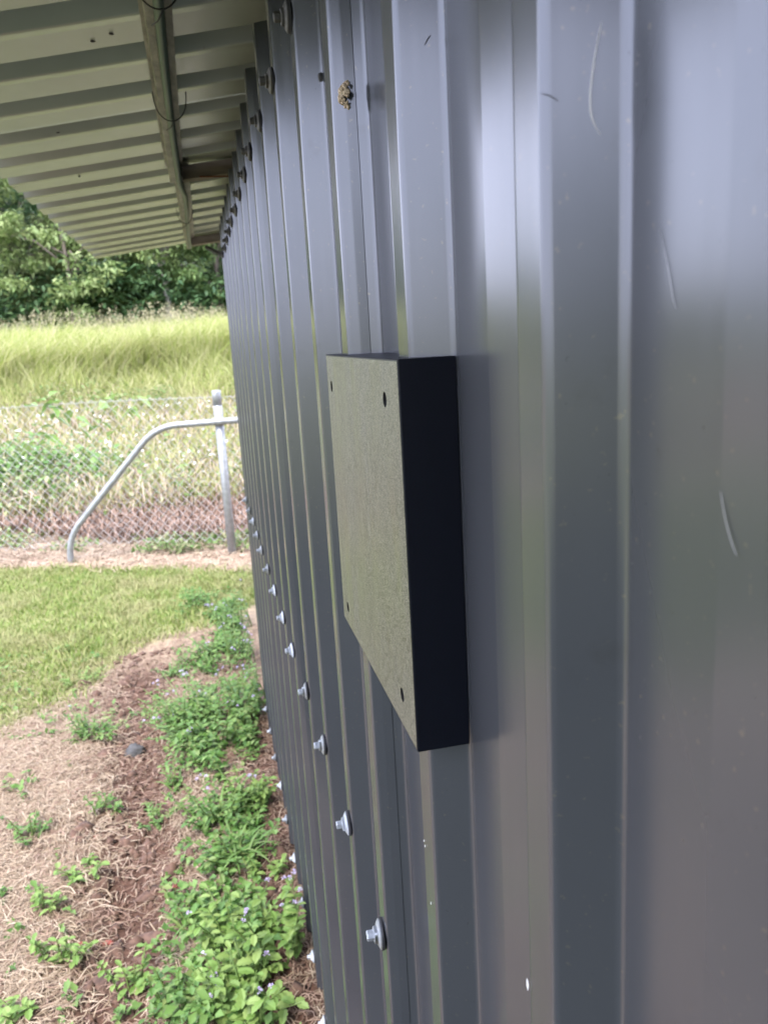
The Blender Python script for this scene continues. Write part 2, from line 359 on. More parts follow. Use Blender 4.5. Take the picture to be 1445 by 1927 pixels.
def sheet_mesh(name, P, place, z0, z1, th=.0009, nz=1):
    """extrude the 2D profile (s, depth) along z; place(s, d, z) -> xyz array; front, back and edges with their own normals"""
    pts, nor = fillet(P); n = len(pts); zs = np.linspace(z0, z1, nz + 1); V = []; NV = []; F = []
    sgn = -1.0
    o0 = place(np.array([0.]), np.array([0.]), np.array([0.]))[0]
    def dirv(nn): return place(nn[:, 0], nn[:, 1], np.zeros(len(nn))) - o0
    front = nor * -1.0
    for side in (0, 1):
        base = len(V)
        for z in zs:
            q = pts + (0 if side == 0 else 1) * nor * th
            V += list(place(q[:, 0], q[:, 1], np.full(n, z))); NV += list(dirv(front if side == 0 else -front))
        for k in range(nz):
            for i in range(n - 1):
                a = base + k * n + i; f = (a, a + 1, a + n + 1, a + n)
                F.append(f if side == 0 else f[::-1])
    h = n * (nz + 1)
    for i in range(n - 1):         # bottom and top edges
        F.append((i, h + i, h + i + 1, i + 1)); t = nz * n; F.append((t + i, t + i + 1, h + t + i + 1, h + t + i))
    for i in (0, n - 1):
        F.append((i, nz * n + i, h + nz * n + i, h + i))
    e1, e2, e3 = V[1] - V[0], V[n] - V[0], NV[0]
    if np.dot(np.cross(e1, e2), e3) < 0: F = [f[::-1] for f in F]
    me = bpy.data.meshes.new(name); me.from_pydata([tuple(v) for v in V], [], F); me.update()
    nf = 2 * nz * (n - 1)
    sm = np.zeros(len(F), bool); sm[:nf] = True; me.polygons.foreach_set('use_smooth', sm)
    NVa = np.array(NV); ln = []
    for fi, f in enumerate(F):
        if fi < nf:
            for v in f: ln.append(tuple(NVa[v] / np.linalg.norm(NVa[v])))
        else:
            pn = me.polygons[fi].normal
            for v in f: ln.append(tuple(pn))
    me.normals_split_custom_set(ln)
    return me

# ------------------------------------------------------------------ shed
shed = empty('shed', (CX, 1.5, 0))
tag(shed, 'dark grey ribbed metal shed with a pale overhanging ribbed roof', 'shed')
WZ0, WZ1 = GZ - 1.482, GZ + .427
def wall_place(s, d, z): return np.stack([CX + d, s, z], -1)
def wall_sheet(k0, k1, lip=True):
    """sheet lapping over rib k0 (near side) and tucked under rib k1 (far side)"""
    P = []
    y = Y0 + PITCH * k0
    if lip: P += [(y - .0372, .0148), (y - .0335, .0075), (y - .0275, -.0016), (y + .0005, -.0016), (y + .015, DEP)]
    else: P += [(y - .027, 0), (y, 0), (y + .015, DEP)]
    for k in range(k0 + 1, k1 + 1):
        yk = Y0 + PITCH * k
        for s, d in RIB:
            if s == -.175: continue
            if k == k1 and s >= 0: continue
            P.append((yk + s, d))
    yk = Y0 + PITCH * k1; P.append((yk - .004, 0))
    return P
for a, b, lp in ((-6, -2, False), (-2, 2, True), (2, 6, True), (6, 10, True), (10, 14, True)):
    link('wall_sheet', sheet_mesh('wall_sheet', wall_sheet(a, b, lp), wall_place, WZ0, WZ1), M['paint'], shed)
yk = Y0 + PITCH * 14
P = [(yk - .0372, .0148), (yk - .0335, .0075), (yk - .0275, -.0016), (yk + .0005, -.0016), (yk + .015, DEP), (yk + .055, DEP), (yk + .095, DEP + .0028), (yk + .148, DEP), (yk + .163, 0), (yk + .188, 0), (yk + .19, .04)]
link('wall_sheet', sheet_mesh('wall_sheet', P, wall_place, WZ0, WZ1), M['paint'], shed)
YEND = yk + .19
# end wall, top plate and an added black sheet keep daylight out of the shed
MB().box(CX + .03, 2.6, YEND - .012, YEND - .006, WZ0, GZ + .47).build('end_wall', M['paint'], shed)
MB().box(CX + .034, CX + .075, -.85, YEND - .02, GZ + .36, GZ + .455).build('top_plate', M['rafter'], shed)
MB().box(CX + .08, CX + .09, -.85, YEND - .02, .02, GZ + .48).build('added_dark_sheet', M['seal'], shed)
MB().box(CX + .03, 2.6, -.86, -.85, WZ0, GZ + .47).build('end_wall', M['paint'], shed)

# screws: washer, dome and hex head, one per crest
wm = MB().lathe([(.0, 0), (.0145, 0), (.0145, 0), (.0148, .0014), (.0144, .0028), (.0144, .0028), (.0100, .0029)], 24).mesh('seal_washer', True)
dm = MB().lathe([(.0139, .0028), (.0139, .0036), (.0139, .0036), (.0112, .0052), (.0096, .0060), (.0096, .0060), (.0080, .0061), (.0080, .0061), (.0078, .0088), (.0078, .0088), (.0066, .0093), (.0046, .0094)], 24).mesh('dome', True)
hm = MB().lathe([(.0050, .0090), (.0050, .0150), (.0043, .0160)], 6).mesh('hex_head')
wm.materials.append(M['seal']); dm.materials.append(M['screw']); hm.materials.append(M['screw'])
dirty = mat_noise('dusty_screw', (.03, .029, .027), (.075, .072, .066), 200, .6)
dmd = dm.copy(); dmd.materials.clear(); dmd.materials.append(dirty); hmd = hm.copy(); hmd.materials.clear(); hmd.materials.append(dirty)
def screw(y, z, d=0, old=False):
    s = bpy.data.objects.new('screw', wm); COL.objects.link(s)
    s.parent = shed; s.matrix_parent_inverse = shed.matrix_world.inverted()
    s.location = (CX + d - .0002, y, z); s.rotation_euler = (random.uniform(0, 6), random.uniform(-.04, .04), random.uniform(-.05, .05))
    for nm, me in (('dome', dmd if old else dm), ('hex_head', hmd if old else hm)):
        c = bpy.data.objects.new(nm, me); COL.objects.link(c); c.parent = s
bpy.context.view_layer.update()
for k in range(1, 15):
    y = Y0 - .0135 + PITCH * k; lp = -.0018 if k in (2, 6, 10, 14) else 0
    if k >= 2: screw(y, GZ - .567 + random.uniform(-.002, .002), lp)
    if k >= 2: screw(y, GZ + .305 + random.uniform(-.003, .003), lp, True)
    if k >= 3: screw(y, GZ - 1.405 + random.uniform(-.004, .004), lp)

# roof: same sheet turned on its side, ribs run across the slope
RS, RD, RZ = .12, -.13, .48       # slope, skew, underside height at x = 0
def roof_place(s, d, t):          # s along the eave, d up from the pan, t across (world x)
    return np.stack([t, s + RD * t, GZ + RZ + RS * t + d], -1)
RIBR = [(-.145, 0), (-.10, .0), (-.062, 0), (-.044, DEP), (-.013, DEP), (.005, 0)]
def roof_sheet(y0, n):
    P = [(y0 - .05, 0)]
    for i in range(n):
        for s, d in ((-.040, 0), (-.020, .029), (.014, .029), (.034, -.0022), (.060, 0)): P.append((y0 + i * PITCH + s, d))
    P.append((y0 + (n - 1) * PITCH + .139, 0))
    return P
REDGE = -.4286
for i in range(7):
    y0 = -1.18 + i * .76
    link('roof_sheet', sheet_mesh('roof_sheet', roof_sheet(y0, 4), roof_place, REDGE, 2.6), M['roof'], shed)

# eave batten (hat section) in two lapped lengths, two rafters and a strut under the roof
def hat(pa, pb, z0, z1, name):
    mb = MB()
    prof = [(-.006, .040), (.0, .040), (.002, .002), (.0035, .0), (.019, .0), (.0205, .002), (.024, .036), (.040, .036)]
    for (x, y, zz) in (pa, pb): pass
    V = []; F = []
    for (x, y, zz) in (pa, pb):
        for th in (0, .0012):
            V += [(x + a + (0), y, zz + b + th) for a, b in prof]
    n = len(prof)
    for i in range(n - 1):
        F.append((i, i + 1, 2 * n + i + 1, 2 * n + i)); F.append((n + i, 3 * n + i, 3 * n + i + 1, n + i + 1))
        F.append((i, n + i, n + i + 1, i + 1)); F.append((2 * n + i, 2 * n + i + 1, 3 * n + i + 1, 3 * n + i))
    F.append((0, 2 * n, 3 * n, n)); F.append((n - 1, 2 * n - 1, 4 * n - 1, 3 * n - 1))
    return mb.add(V, F).build(name, M['purlin'], shed)
BZ = GZ + .432
hat((-.020, -1.0, BZ), (-.031, 2.36, BZ), 0, 0, 'eave_batten')
hat((-.016, 2.30, BZ + .004), (-.006, 3.95, BZ + .004), 0, 0, 'eave_batten')
def rafter(y, x0, x1, zb, dep, wid, name='rafter'):
    P = []
    for dz in (0, dep):
        for (x, yy) in ((x0, y), (x1, y), (x1, y + wid), (x0, y + wid)): P.append((x, yy, zb + dz + RS * x * 1.0))
    o = MB().hexa(P).build(name, M['rafter'], shed); return o
r1 = rafter(2.35, -.012, .7, GZ + .437, .036, .045)
MB().box(.05, CX + .05, 2.3475, 2.3495, GZ + .4425, GZ + .4465).build('rust_edge', M['rust'], r1)
r2 = rafter(3.86, .0, .8, GZ + .440, .036, .05)
MB().tube([(.08, 3.80, GZ + .425), (.20, 3.55, GZ + .33)], .009, 6).build('strut', M['seal'], shed)

# green cable on the batten and its ties
cab = []
for i in range(60):
    y = -.8 + i * (4.6 / 59); x = np.interp(y, [-1, 2.30, 2.5, 3.95], [.001, -.0065, .005, .012]); sag = .004 * math.sin(y * 5.3) ** 2 + (.006 if 2.2 < y < 2.5 else 0)
    cab.append((x + .0025 * math.sin(y * 3.1), y, BZ - .0065 - sag + (.004 if y > 2.4 else 0)))
tag(MB().tube(cab, .0070, 10).build('cable', M['cable'], None, True), 'dark green cable running along the underside of the eave batten', 'cable')
def tie(y, w_, drop, lab):
    x = np.interp(y, [-1, 2.3, 3.95], [.0, -.006, .012]); pts = []
    for i in range(25):
        a = math.pi * (i / 24) ; pts.append((x - w_ * math.cos(a), y + .010 * math.sin(a * 1.0) - .004, BZ + .030 - (drop + .030) * math.sin(a) ** .8))
    mb = MB().tube(pts, .0012, 6).tube([(x + .004, y + .002, BZ - drop - .001), (x - .004, y + .02, BZ - drop - .008), (x - .012, y + .03, BZ - drop - .010)], .0012, 6)
    tag(mb.build('cable_tie', M['tie'], None, True), lab, 'cable tie', 'black ties on the green cable')
tie(1.13, .031, .021, 'large black cable tie looped round the batten, nearest the camera')
tie(1.66, .030, .018, 'middle black cable tie with loose tail on the eave batten')
tie(2.98, .026, .018, 'black cable tie on the far batten just beyond the near rafter')

# ------------------------------------------------------------------ wall mounted plate
XF, XB, YR, YL, ZT, ZB = .1070, .1415, .4405, .7015, GZ - .0136, GZ - .2545
mount = empty('wall_mount', (XB, (YR + YL) / 2, ZB))
tag(mount, 'black square mounting box with olive sheen painted on its speckled face and four holes on the wall ribs', 'mounting box')
def notch(k):
    y = Y0 + PITCH * k; c = .0012; o = -.0016 if k == 2 else 0
    return [(CX + DEP - .0004, y - .042 - c - .001), (CX + o - c, y - .027 - c), (CX + o - c, y + c), (CX + DEP - .0004, y + .015 + c + .001)]
prof = [(XF, YR), (XB, YR)]
prof += [(x, y) for (x, y) in notch(1) if y > YR + .004] if False else []
n1, n2 = notch(1), notch(2)
prof = [(XF, YR), (XB - .0006, YR), (XB - .0006, YR + .0008)] + [n1[1], n1[2], (XB - .001, n1[3][1])] + [(XB - .001, n2[0][1]), n2[1], n2[2], (XB - .001, n2[3][1]), (XB - .001, YL), (XF, YL)]
bm = bmesh.new()
lo = [bm.verts.new((x, y, ZB)) for x, y in prof]; hi = [bm.verts.new((x, y, ZT)) for x, y in prof]
n = len(prof); bm.faces.new(lo); bm.faces.new(list(reversed(hi)))
for i in range(n): bm.faces.new((lo[i], hi[i], hi[(i + 1) % n], lo[(i + 1) % n]))
bmesh.ops.recalc_face_normals(bm, faces=bm.faces)
fe = [e for e in bm.edges if all(abs(v.co.x - XF) < 1e-5 for v in e.verts)]
bmesh.ops.bevel(bm, geom=fe, offset=.0013, segments=3, profile=.6, affect='EDGES')
side = [e for e in bm.edges if len(e.link_faces) == 2 and abs(e.verts[0].co.z - ZT) < 1e-5 and abs(e.verts[1].co.z - ZT) < 1e-5]
ff = max((f for f in bm.faces if f.normal.x < -.99), key=lambda f: f.calc_area())
cs = [v.co.copy() for v in ff.verts]; bmesh.ops.delete(bm, geom=[ff], context='FACES_ONLY')
me = bpy.data.meshes.new('body'); bm.to_mesh(me); bm.free(); link('body', me, M['plastic'], mount)
fy0, fy1 = min(c.y for c in cs), max(c.y for c in cs); fz0, fz1 = min(c.z for c in cs), max(c.z for c in cs)
bm = bmesh.new()
outer = [bm.verts.new((XF, y, z)) for y, z in ((fy0, fz0), (fy1, fz0), (fy1, fz1), (fy0, fz1))]
edges = [bm.edges.new((outer[i], outer[(i + 1) % 4])) for i in range(4)]
HR = .0048; holes = [(.681, GZ - .0401), (.4775, GZ - .0383), (.6755, GZ - .2365), (.4745, GZ - .2312)]
for hy, hz in holes:
    c = [bm.verts.new((XF, hy + HR * math.cos(i * math.pi / 12), hz + HR * math.sin(i * math.pi / 12))) for i in range(24)]
    edges += [bm.edges.new((c[i], c[(i + 1) % 24])) for i in range(24)]
bmesh.ops.triangle_fill(bm, use_beauty=True, use_dissolve=False, edges=edges, normal=(-1, 0, 0))
me = bpy.data.meshes.new('face_plate'); bm.to_mesh(me); bm.free()
fp = link('face_plate', me, M['face'], mount)
for hy, hz in holes:
    mb = MB(); b0 = [(XF + d, hy + HR * math.cos(i * math.pi / 12), hz + HR * math.sin(i * math.pi / 12)) for d in (0, .009) for i in range(24)]
    mb.add(b0, [(i, (i + 1) % 24, 24 + (i + 1) % 24, 24 + i) for i in range(24)] + [tuple(24 + i for i in range(24))])
    mb.build('screw_hole', M['hole'], fp)

# ------------------------------------------------------------------ small marks on the wall
def strip(name, P, width, mat, lab=None):
    """P: list of (y, z) on a wall surface given by xs(y); thin tapered film 0.3 mm proud"""
    mb = MB(); V = []; n = len(P)
    for i, (x, y, z) in enumerate(P):
        q = width * math.sin(math.pi * (i + .35) / (n - 1 + .7)) * .5
        V += [(x - .0004, y - q * .35, z), (x - .0006, y, z), (x - .0004, y + q * .35, z)]
    F = []
    for i in range(n - 1):
        a = 3 * i; F += [(a, a + 1, a + 4, a + 3), (a + 1, a + 2, a + 5, a + 4)]
    o = mb.add(V, F).build(name, mat, shed, True)
    if lab: o['label'] = lab
    return o
def on_web(px, py, k=0):
    """point of the near web of rib k under a pixel"""
    ya = Y0 + PITCH * k - .027; r = ray(px, py)
    # plane through (CX, ya) and (CX + DEP, ya - .015)
    nx_, ny_ = .015, DEP; t = (nx_ * CX + ny_ * ya) / (nx_ * r[0] + ny_ * r[1])
    return (r[0] * t, r[1] * t, GZ + r[2] * t)
def on_pan(px, py):
    r = ray(px, py); t = (CX + DEP) / r[0]; return (r[0] * t, r[1] * t, GZ + r[2] * t)
def curve_px(f, pts, n=14):
    out = []
    for i in range(n):
        s = i / (n - 1) * (len(pts) - 1); a = min(int(s), len(pts) - 2); u = s - a
        p0 = pts[max(a - 1, 0)]; p1 = pts[a]; p2 = pts[a + 1]; p3 = pts[min(a + 2, len(pts) - 1)]
        q = [.5 * (2 * p1[j] + (p2[j] - p0[j]) * u + (2 * p0[j] - 5 * p1[j] + 4 * p2[j] - p3[j]) * u * u + (-p0[j] + 3 * p1[j] - 3 * p2[j] + p3[j]) * u ** 3) for j in (0, 1)]
        out.append(f(*q))
    return out
strip('dent', curve_px(on_web, [(1134, 40), (1120, 110), (1112, 180), (1116, 225), (1132, 254)]), .0034, M['dent'], 'long curved dent in the nearest rib, its highlight painted as a pale strip')  # flat pale film, the dent's highlight put into its colour
strip('scratch', curve_px(on_pan, [(1243, 430), (1258, 500), (1268, 560), (1274, 580)]), .0011, M['scuff'])
strip('scratch', curve_px(on_pan, [(1358, 925), (1366, 975), (1378, 1020), (1388, 1045)]), .0015, M['scuff'])
for (a, b_) in (((1018, 176), (1052, 190)), ((800, 85), (812, 66))):
    f = on_web if a[0] > 900 else (lambda x, y: on_web(x, y, 1)); strip('smudge', curve_px(f, [a, ((a[0] + b_[0]) / 2, (a[1] + b_[1]) / 2 - 3), b_], 8), .003, M['smudge'])
def chip(p, r):
    mb = MB(); x, y, z = p; q = random.uniform(0, 6)
    ring = [(x - .0005, y + .6 * r * math.cos(q + i) * random.uniform(.6, 1), z + r * math.sin(q + i) * random.uniform(.6, 1.3)) for i in np.linspace(0, 5.4, 7)]
    mb.add(ring + [(x - .0009, y, z)], [(i, (i + 1) % 7, 7) for i in range(7)]).build('paint_chip', M['chip'], shed)
for px, py in ((799, 1582), (801, 1592), (812, 1700)):
    r = ray(px, py); t = CX / r[0]; chip((CX, r[1] * t, GZ + r[2] * t), .0013)
chip((CX, ray(994, 1852)[1] * CX / ray(994, 1852)[0], GZ + ray(994, 1852)[2] * CX / ray(994, 1852)[0]), .003)


# mud nest stuck on the web of the lapped rib
def blob(name, c, r, mat, seed, sq=(1, 1, 1), amp=.35, sub=3):
    bm = bmesh.new(); bmesh.ops.create_icosphere(bm, subdivisions=sub, radius=1); rr = random.Random(seed); o = [rr.uniform(0, 50) for _ in range(3)]
    from mathutils import noise as mn
    for v in bm.verts:
        k = 1 + amp * mn.noise(v.co * 2.2 + Vector(o)) + amp * .5 * mn.noise(v.co * 6 + Vector(o))
        v.co = Vector((v.co.x * sq[0], v.co.y * sq[1], v.co.z * sq[2])) * k * r + Vector(c)
    me = bpy.data.meshes.new(name); bm.to_mesh(me); bm.free()
    me.polygons.foreach_set('use_smooth', np.ones(len(me.polygons), bool)); return link(name, me, mat)
p = on_web(657, 180, 2)
nb = bmesh.new()
for i in range(110):
    a = random.uniform(0, 6.28); q = random.random() ** .5; bmesh.ops.create_icosphere(nb, subdivisions=1, radius=random.uniform(.0010, .0021) * (1.25 - .5 * q), matrix=Matrix.Translation((p[0] - .001 - .006 * (1 - q * q), p[1] + (.0065 * q) * math.cos(a), p[2] + .0095 * q * math.sin(a) - .002 * math.cos(a))))
nm_ = bpy.data.meshes.new('mud_nest'); nb.to_mesh(nm_); nb.free()
tag(link('mud_nest', nm_, M['nest']), 'crusty tan mud wasp nest stuck beside the lap seam high on the wall', 'wasp nest')
p = on_web(604, 145, 3)
tag(blob('cocoon', (p[0], p[1], p[2]), .0035, M['stone'], 5, (.8, .6, 1.2), .3), 'tiny dark insect cocoon on a wall rib left of the mud nest', 'cocoon')
for (px, py, lab) in ((175, 76, 'dark speck of dirt on the roof underside left of its twin'), (210, 62, 'dark speck of dirt on the roof underside nearest the batten'), (110, 248, 'dark speck of dirt in the middle of the roof underside'), (150, 331, 'dark insect speck near the outer roof edge')):
    r = ray(px, py); t = RZ / (r[2] - RS * r[0]); q = r * t
    tag(blob('dirt_speck', (q[0], q[1], GZ + q[2] - .0015), .0032, M['stone'], px, (1.2, .6, .5), .3, 2), lab, 'dirt speck')

# ------------------------------------------------------------------ fence
FA = np.array(ground(438, 1043)); FB = np.array(ground(139, 1058)); fd = (FB - FA) / np.linalg.norm(FB - FA)
fn = np.array([-fd[1], fd[0]]);  fn = fn if fn[1] > 0 else -fn
fence = empty('chain_link_fence', (FA[0], FA[1], 0))
tag(fence, 'low galvanised chain link fence with bent end brace behind the lawn', 'fence')
ptop = GZ + ray(409, 735)[2] / ray(409, 735)[1] * FA[1]
fx, fy = FA
post = MB().tube([(fx, fy, -.15), (fx, fy, ptop - .02)], .031, 18).build('post', M['galv'], fence, True)
MB().tube([(fx, fy, ptop - .10), (fx, fy, ptop - .004), (fx, fy, ptop + .002)], [.0325, .0325, .029], 18).build('cap', M['galv'], post, True)
def fpt(u, z, off=0): return (FA[0] + fd[0] * u + fn[0] * off, FA[1] + fd[1] * u + fn[1] * off, z)
L = np.linalg.norm(FB - FA); zr = GZ + ray(425, 793)[2] / ray(425, 793)[1] * FA[1]
def bez(pts, r, n=7):
    out = [Vector(pts[0])]
    for i in range(1, len(pts) - 1):
        a, b, c = (Vector(pts[i + j]) for j in (-1, 0, 1)); p0 = b + (a - b).normalized() * r; p1 = b + (c - b).normalized() * r
        for j in range(n + 1): s = j / n; out.append(p0 * (1 - s) ** 2 + b * 2 * s * (1 - s) + p1 * s * s)
    return out + [Vector(pts[-1])]
brace = bez([fpt(L, -.1, -.04), fpt(L, .19, -.04), fpt(.44, zr - .005, -.04), fpt(-1.0, zr + .03, -.04)], .16)
MB().tube(brace, .0225, 14).build('brace', M['galv'], fence, True)
MB().tube([fpt(.0, zr - .025, 0), fpt(0, zr + .03, 0)], .036, 16).build('clamp', M['galv'], fence, True)
mb = MB(); A = .035; top = GZ - .054 * 5.9 - .03; bot = .10
nseg = int((top - bot) / A)
for j in range(-28, 150):
    u = j * A
    if u > L + 3.4: break
    pts = [fpt(u + (A * .5 if (i + j) % 2 else -A * .5) * 1.06, bot + i * A + .02 * math.sin(u * 1.7), .012 + .003 * ((i % 2) * 2 - 1)) for i in range(nseg + 1)]
    mb.tube(pts, .0022, 4, False)
o = mb.build('wire_mesh', M['wire'], fence); o['kind'] = 'stuff'
MB().tube([fpt(u, top - .01 + .012 * math.sin(u * 1.7), .012) for u in np.linspace(-1, L + 3.4, 30)], .002, 5).build('tension_wire', M['wire'], fence)

# ------------------------------------------------------------------ vegetation builders
def blades(base, h, wd, lean, yaw=None, curve=.6):
    """2-segment tapered blades; base (n,3), h (n,), wd (n,), lean (n,2) horizontal tip offset"""
    n = len(base); yaw = rng.uniform(0, 2 * np.pi, n) if yaw is None else yaw
    sx, sy = np.cos(yaw) * wd / 2, np.sin(yaw) * wd / 2; z0 = np.zeros(n); S = np.stack([sx, sy, z0], 1)
    Lm = np.stack([lean[:, 0] * .3, lean[:, 1] * .3, h * .58], 1); Lt = np.stack([lean[:, 0], lean[:, 1], h * (1 - curve * .15)], 1)
    V = np.stack([base - S, base + S, base + Lm + S * .8, base + Lm - S * .8, base + Lt], 1).reshape(-1, 3)
    o = np.arange(n)[:, None] * 5
    F = np.concatenate([o + np.array([[0, 1, 2]]), o + np.array([[0, 2, 3]]), o + np.array([[3, 2, 4]])], 0)
    return V, F
def leaves(pos, size, aspect=.55, droop=.3, up=None, rand_tilt=1.0):
    """folded diamond leaves at random orientation; (n,3),(n,)"""
    n = len(pos); az = rng.uniform(0, 2 * np.pi, n); el = rng.normal(0, .45 * rand_tilt, n) + (0 if up is None else up)
    d = np.stack([np.cos(az) * np.cos(el), np.sin(az) * np.cos(el), np.sin(el)], 1)
    s = np.stack([-np.sin(az), np.cos(az), rng.normal(0, .35 * rand_tilt, n)], 1); s /= np.linalg.norm(s, axis=1)[:, None]
    nr = np.cross(d, s); L_ = size[:, None]; w_ = L_ * aspect * .5
    V = np.stack([pos, pos + d * L_ * .42 + s * w_ - nr * w_ * .25 * -1, pos + d * L_ - np.array([0, 0, 1]) * L_ * droop * .4, pos + d * L_ * .42 - s * w_ + nr * w_ * .25], 1).reshape(-1, 3)
    o = np.arange(n)[:, None] * 4
    F = np.concatenate([o + np.array([[0, 1, 2]]), o + np.array([[0, 2, 3]])], 0)
    return V, F
def join(parts):
    Vs = []; Fs = []; b = 0
    for V, F in parts: Vs.append(V); Fs.append(F + b); b += len(V)
    return np.concatenate(Vs), np.concatenate(Fs)
def stuff(name, VF, mat, lab, cat, smooth=False):
    return tag(link(name, np_mesh(name, VF[0], VF[1], smooth), mat), lab, cat, kind='stuff')

# lawn
n = 300000; x = rng.uniform(-4.2, .30, n); y = rng.uniform(2.2, 6.6, n)
dens = lawn_mask(x, y) * (.55 + .6 * fbm(x * 2.2, y * 2.2)); keep = rng.random(n) < dens * .62; x, y = x[keep], y[keep]; n = len(x)
h = rng.uniform(.018, .05, n) * (.7 + .7 * fbm(x * 3, y * 3))
b_ = np.stack([x, y, gh(x, y) - .004], 1); ang = rng.uniform(0, 6.28, n); ln = h * rng.uniform(.3, 1.3, n)
stuff('lawn_grass', blades(b_, h, rng.uniform(.004, .008, n), np.stack([np.cos(ang) * ln, np.sin(ang) * ln], 1)), M['lawn'], 'short yellow green lawn grass between the bare soil and the fence', 'grass')
# dead straw mat on the near ground
def straw(n, xr, yr, dens, hmax, lmin, lmax, w0):
    x = rng.uniform(*xr, n); y = rng.uniform(*yr, n); k = rng.random(n) < dens(x, y); x, y = x[k], y[k]; n = len(x)
    a = rng.uniform(0, 6.28, n); l = rng.uniform(lmin, lmax, n); bend = rng.normal(0, .5, n); wd = rng.uniform(.5, 1.2, n) * w0; z = gh(x, y) + rng.uniform(.0, hmax, n)
    P = []; px, py = x, y
    for i in range(4):
        aa = a + bend * i; zz = z + hmax * .9 * np.sin(np.pi * i / 3) * rng.uniform(-.2, 1.0, n); nx_, ny_ = -np.sin(aa) * wd, np.cos(aa) * wd
        P += [np.stack([px - nx_, py - ny_, zz], 1), np.stack([px + nx_, py + ny_, zz + wd * .6], 1)]
        px = px + np.cos(aa) * l / 3; py = py + np.sin(aa) * l / 3
    V = np.stack(P, 1).reshape(-1, 3); o = np.arange(n)[:, None] * 8; F = []
    for i in range(3): F += [o + np.array([[2 * i, 2 * i + 1, 2 * i + 3]]), o + np.array([[2 * i, 2 * i + 3, 2 * i + 2]])]
    return V, np.concatenate(F, 0)
def dstraw(x, y):
    trk = np.exp(-((x + .37 + .05 * np.sin(y * 2.1)) / .18) ** 2); wl = np.exp(-((x - .06) / .15) ** 2)
    return (1 - .75 * lawn_mask(x, y)) * (1 - .985 * np.maximum(trk, wl)) * (.3 + .9 * fbm(x * 5, y * 5)) * sstep(4.6, 2.2, y) * .9 + .02
stuff('straw_litter', straw(150000, (-1.7, .16), (.9, 4.2), dstraw, .012, .02, .075, .0010), M['straw'], 'pale dead straw matted over the bare soil in the foreground', 'straw')
stuff('dark_litter', straw(60000, (-1.5, .16), (.9, 4.2), lambda x, y: (1 - lawn_mask(x, y)) * .8 * (.3 + .8 * fbm(x * 4 + 7, y * 4)) * (1 - .6 * np.exp(-((x + .37 + .05 * np.sin(y * 2.1)) / .18) ** 2)), .010, .015, .05, .0013), M['litter'], 'dark brown dead stalks scattered on the soil by the shed', 'litter')
hi_ = lambda x: np.interp(x, LT[:, 0], LT[:, 1])
stuff('verge_straw', straw(26000, (-4.2, .6), (5.0, 7.0), lambda x, y: sstep(-.08, .1, y - hi_(x)) * sstep(1.5, .9, y - hi_(x)) * .9, .02, .05, .13, .003), M['straw'], 'dry straw on the bare strip at the foot of the fence', 'straw')
stuff('verge_litter', straw(40000, (-4.5, .8), (5.6, 8.6), lambda x, y: sstep(.75, 1.1, y - hi_(x)) * sstep(3.0, 2.0, y - hi_(x)), .10, .06, .2, .004), M['litter'], 'reddish brown dead brush heaped just behind the fence', 'brush')
# low weeds along the fence foot
n = 9000; x = rng.uniform(-4, .6, n); y = hi_(x) + rng.uniform(.45, 1.05, n); k = rng.random(n) < sstep(.42, .6, fbm(x * 2.5, y * 2.5)) * .9; x, y = x[k], y[k]
stuff('fence_weeds', leaves(np.stack([x, y, gh(x, y) + rng.uniform(0, .07, len(x))], 1), rng.uniform(.03, .06, len(x)), .6, up=.4), M['bank'], 'low green weeds along the foot of the fence', 'weeds')
# weedy bank behind the fence: leafy cover, thin grass, dry stalks
n = 60000; x = rng.uniform(-6, 1.6, n); y = rng.uniform(7.0, 13.5, n); c = fbm(x * 1.1, y * 1.1); k = rng.random(n) < (.25 + .95 * sstep(.4, .62, c)) * sstep(6.8, 8.0, y); x, y, c = x[k], y[k], c[k]; n = len(x)
stuff('bank_weeds', leaves(np.stack([x, y, gh(x, y) + rng.random(n) * (.08 + .35 * sstep(.42, .65, c))], 1), rng.uniform(.03, .085, n), .5, up=.3), M['bank'], 'mixed leafy weeds covering the bank behind the fence', 'weeds')
n = 50000; x = rng.uniform(-6, 1.8, n); y = rng.uniform(7.2, 13.6, n); h = rng.uniform(.12, .42, n) * (.6 + .8 * fbm(x * 1.5, y * 1.5)) * (1 + 1.5 * sstep(10.2, 13.2, y)); a = rng.uniform(0, 6.28, n)
stuff('bank_grass', blades(np.stack([x, y, gh(x, y)], 1), h, rng.uniform(.006, .012, n), np.stack([np.cos(a) * h * .5, np.sin(a) * h * .5], 1)), M['tall'], 'thin wild grass on the bank behind the fence', 'grass')
stuff('bank_straw', straw(30000, (-6, 1.8), (7.2, 13), lambda x, y: .5 + 0 * x, .22, .1, .35, .004), M['straw'], 'dry fallen stalks among the bank weeds', 'straw')
# bright green bush patch at the left behind the fence
n = 9000; cx_, cy_ = (-1.95, 8.3); q = rng.normal(0, 1, (n, 3)) * np.array([.55, .35, .16]); x = cx_ + q[:, 0]; y = cy_ + q[:, 1]
tag(link('creeper_patch', np_mesh('creeper_patch', *leaves(np.stack([x, y, gh(x, y) + .02 + np.abs(q[:, 2])], 1), rng.uniform(.04, .10, n), .7, up=.3)), M['weed']), 'bright green leafy creeper patch behind the left of the fence', 'creeper', kind='stuff')
# white flowers dotted on the bank
n = 220; x = rng.uniform(-3, .4, n); y = rng.uniform(7.6, 10.5, n); pz = gh(x, y) + rng.uniform(.2, .42, n)
VF = join([leaves(np.stack([x, y, pz], 1), rng.uniform(.02, .035, n), .9, up=.6) for _ in range(3)])
stuff('white_flowers', VF, M['white'], 'tiny white flowers sprinkled through the bank weeds', 'flowers')
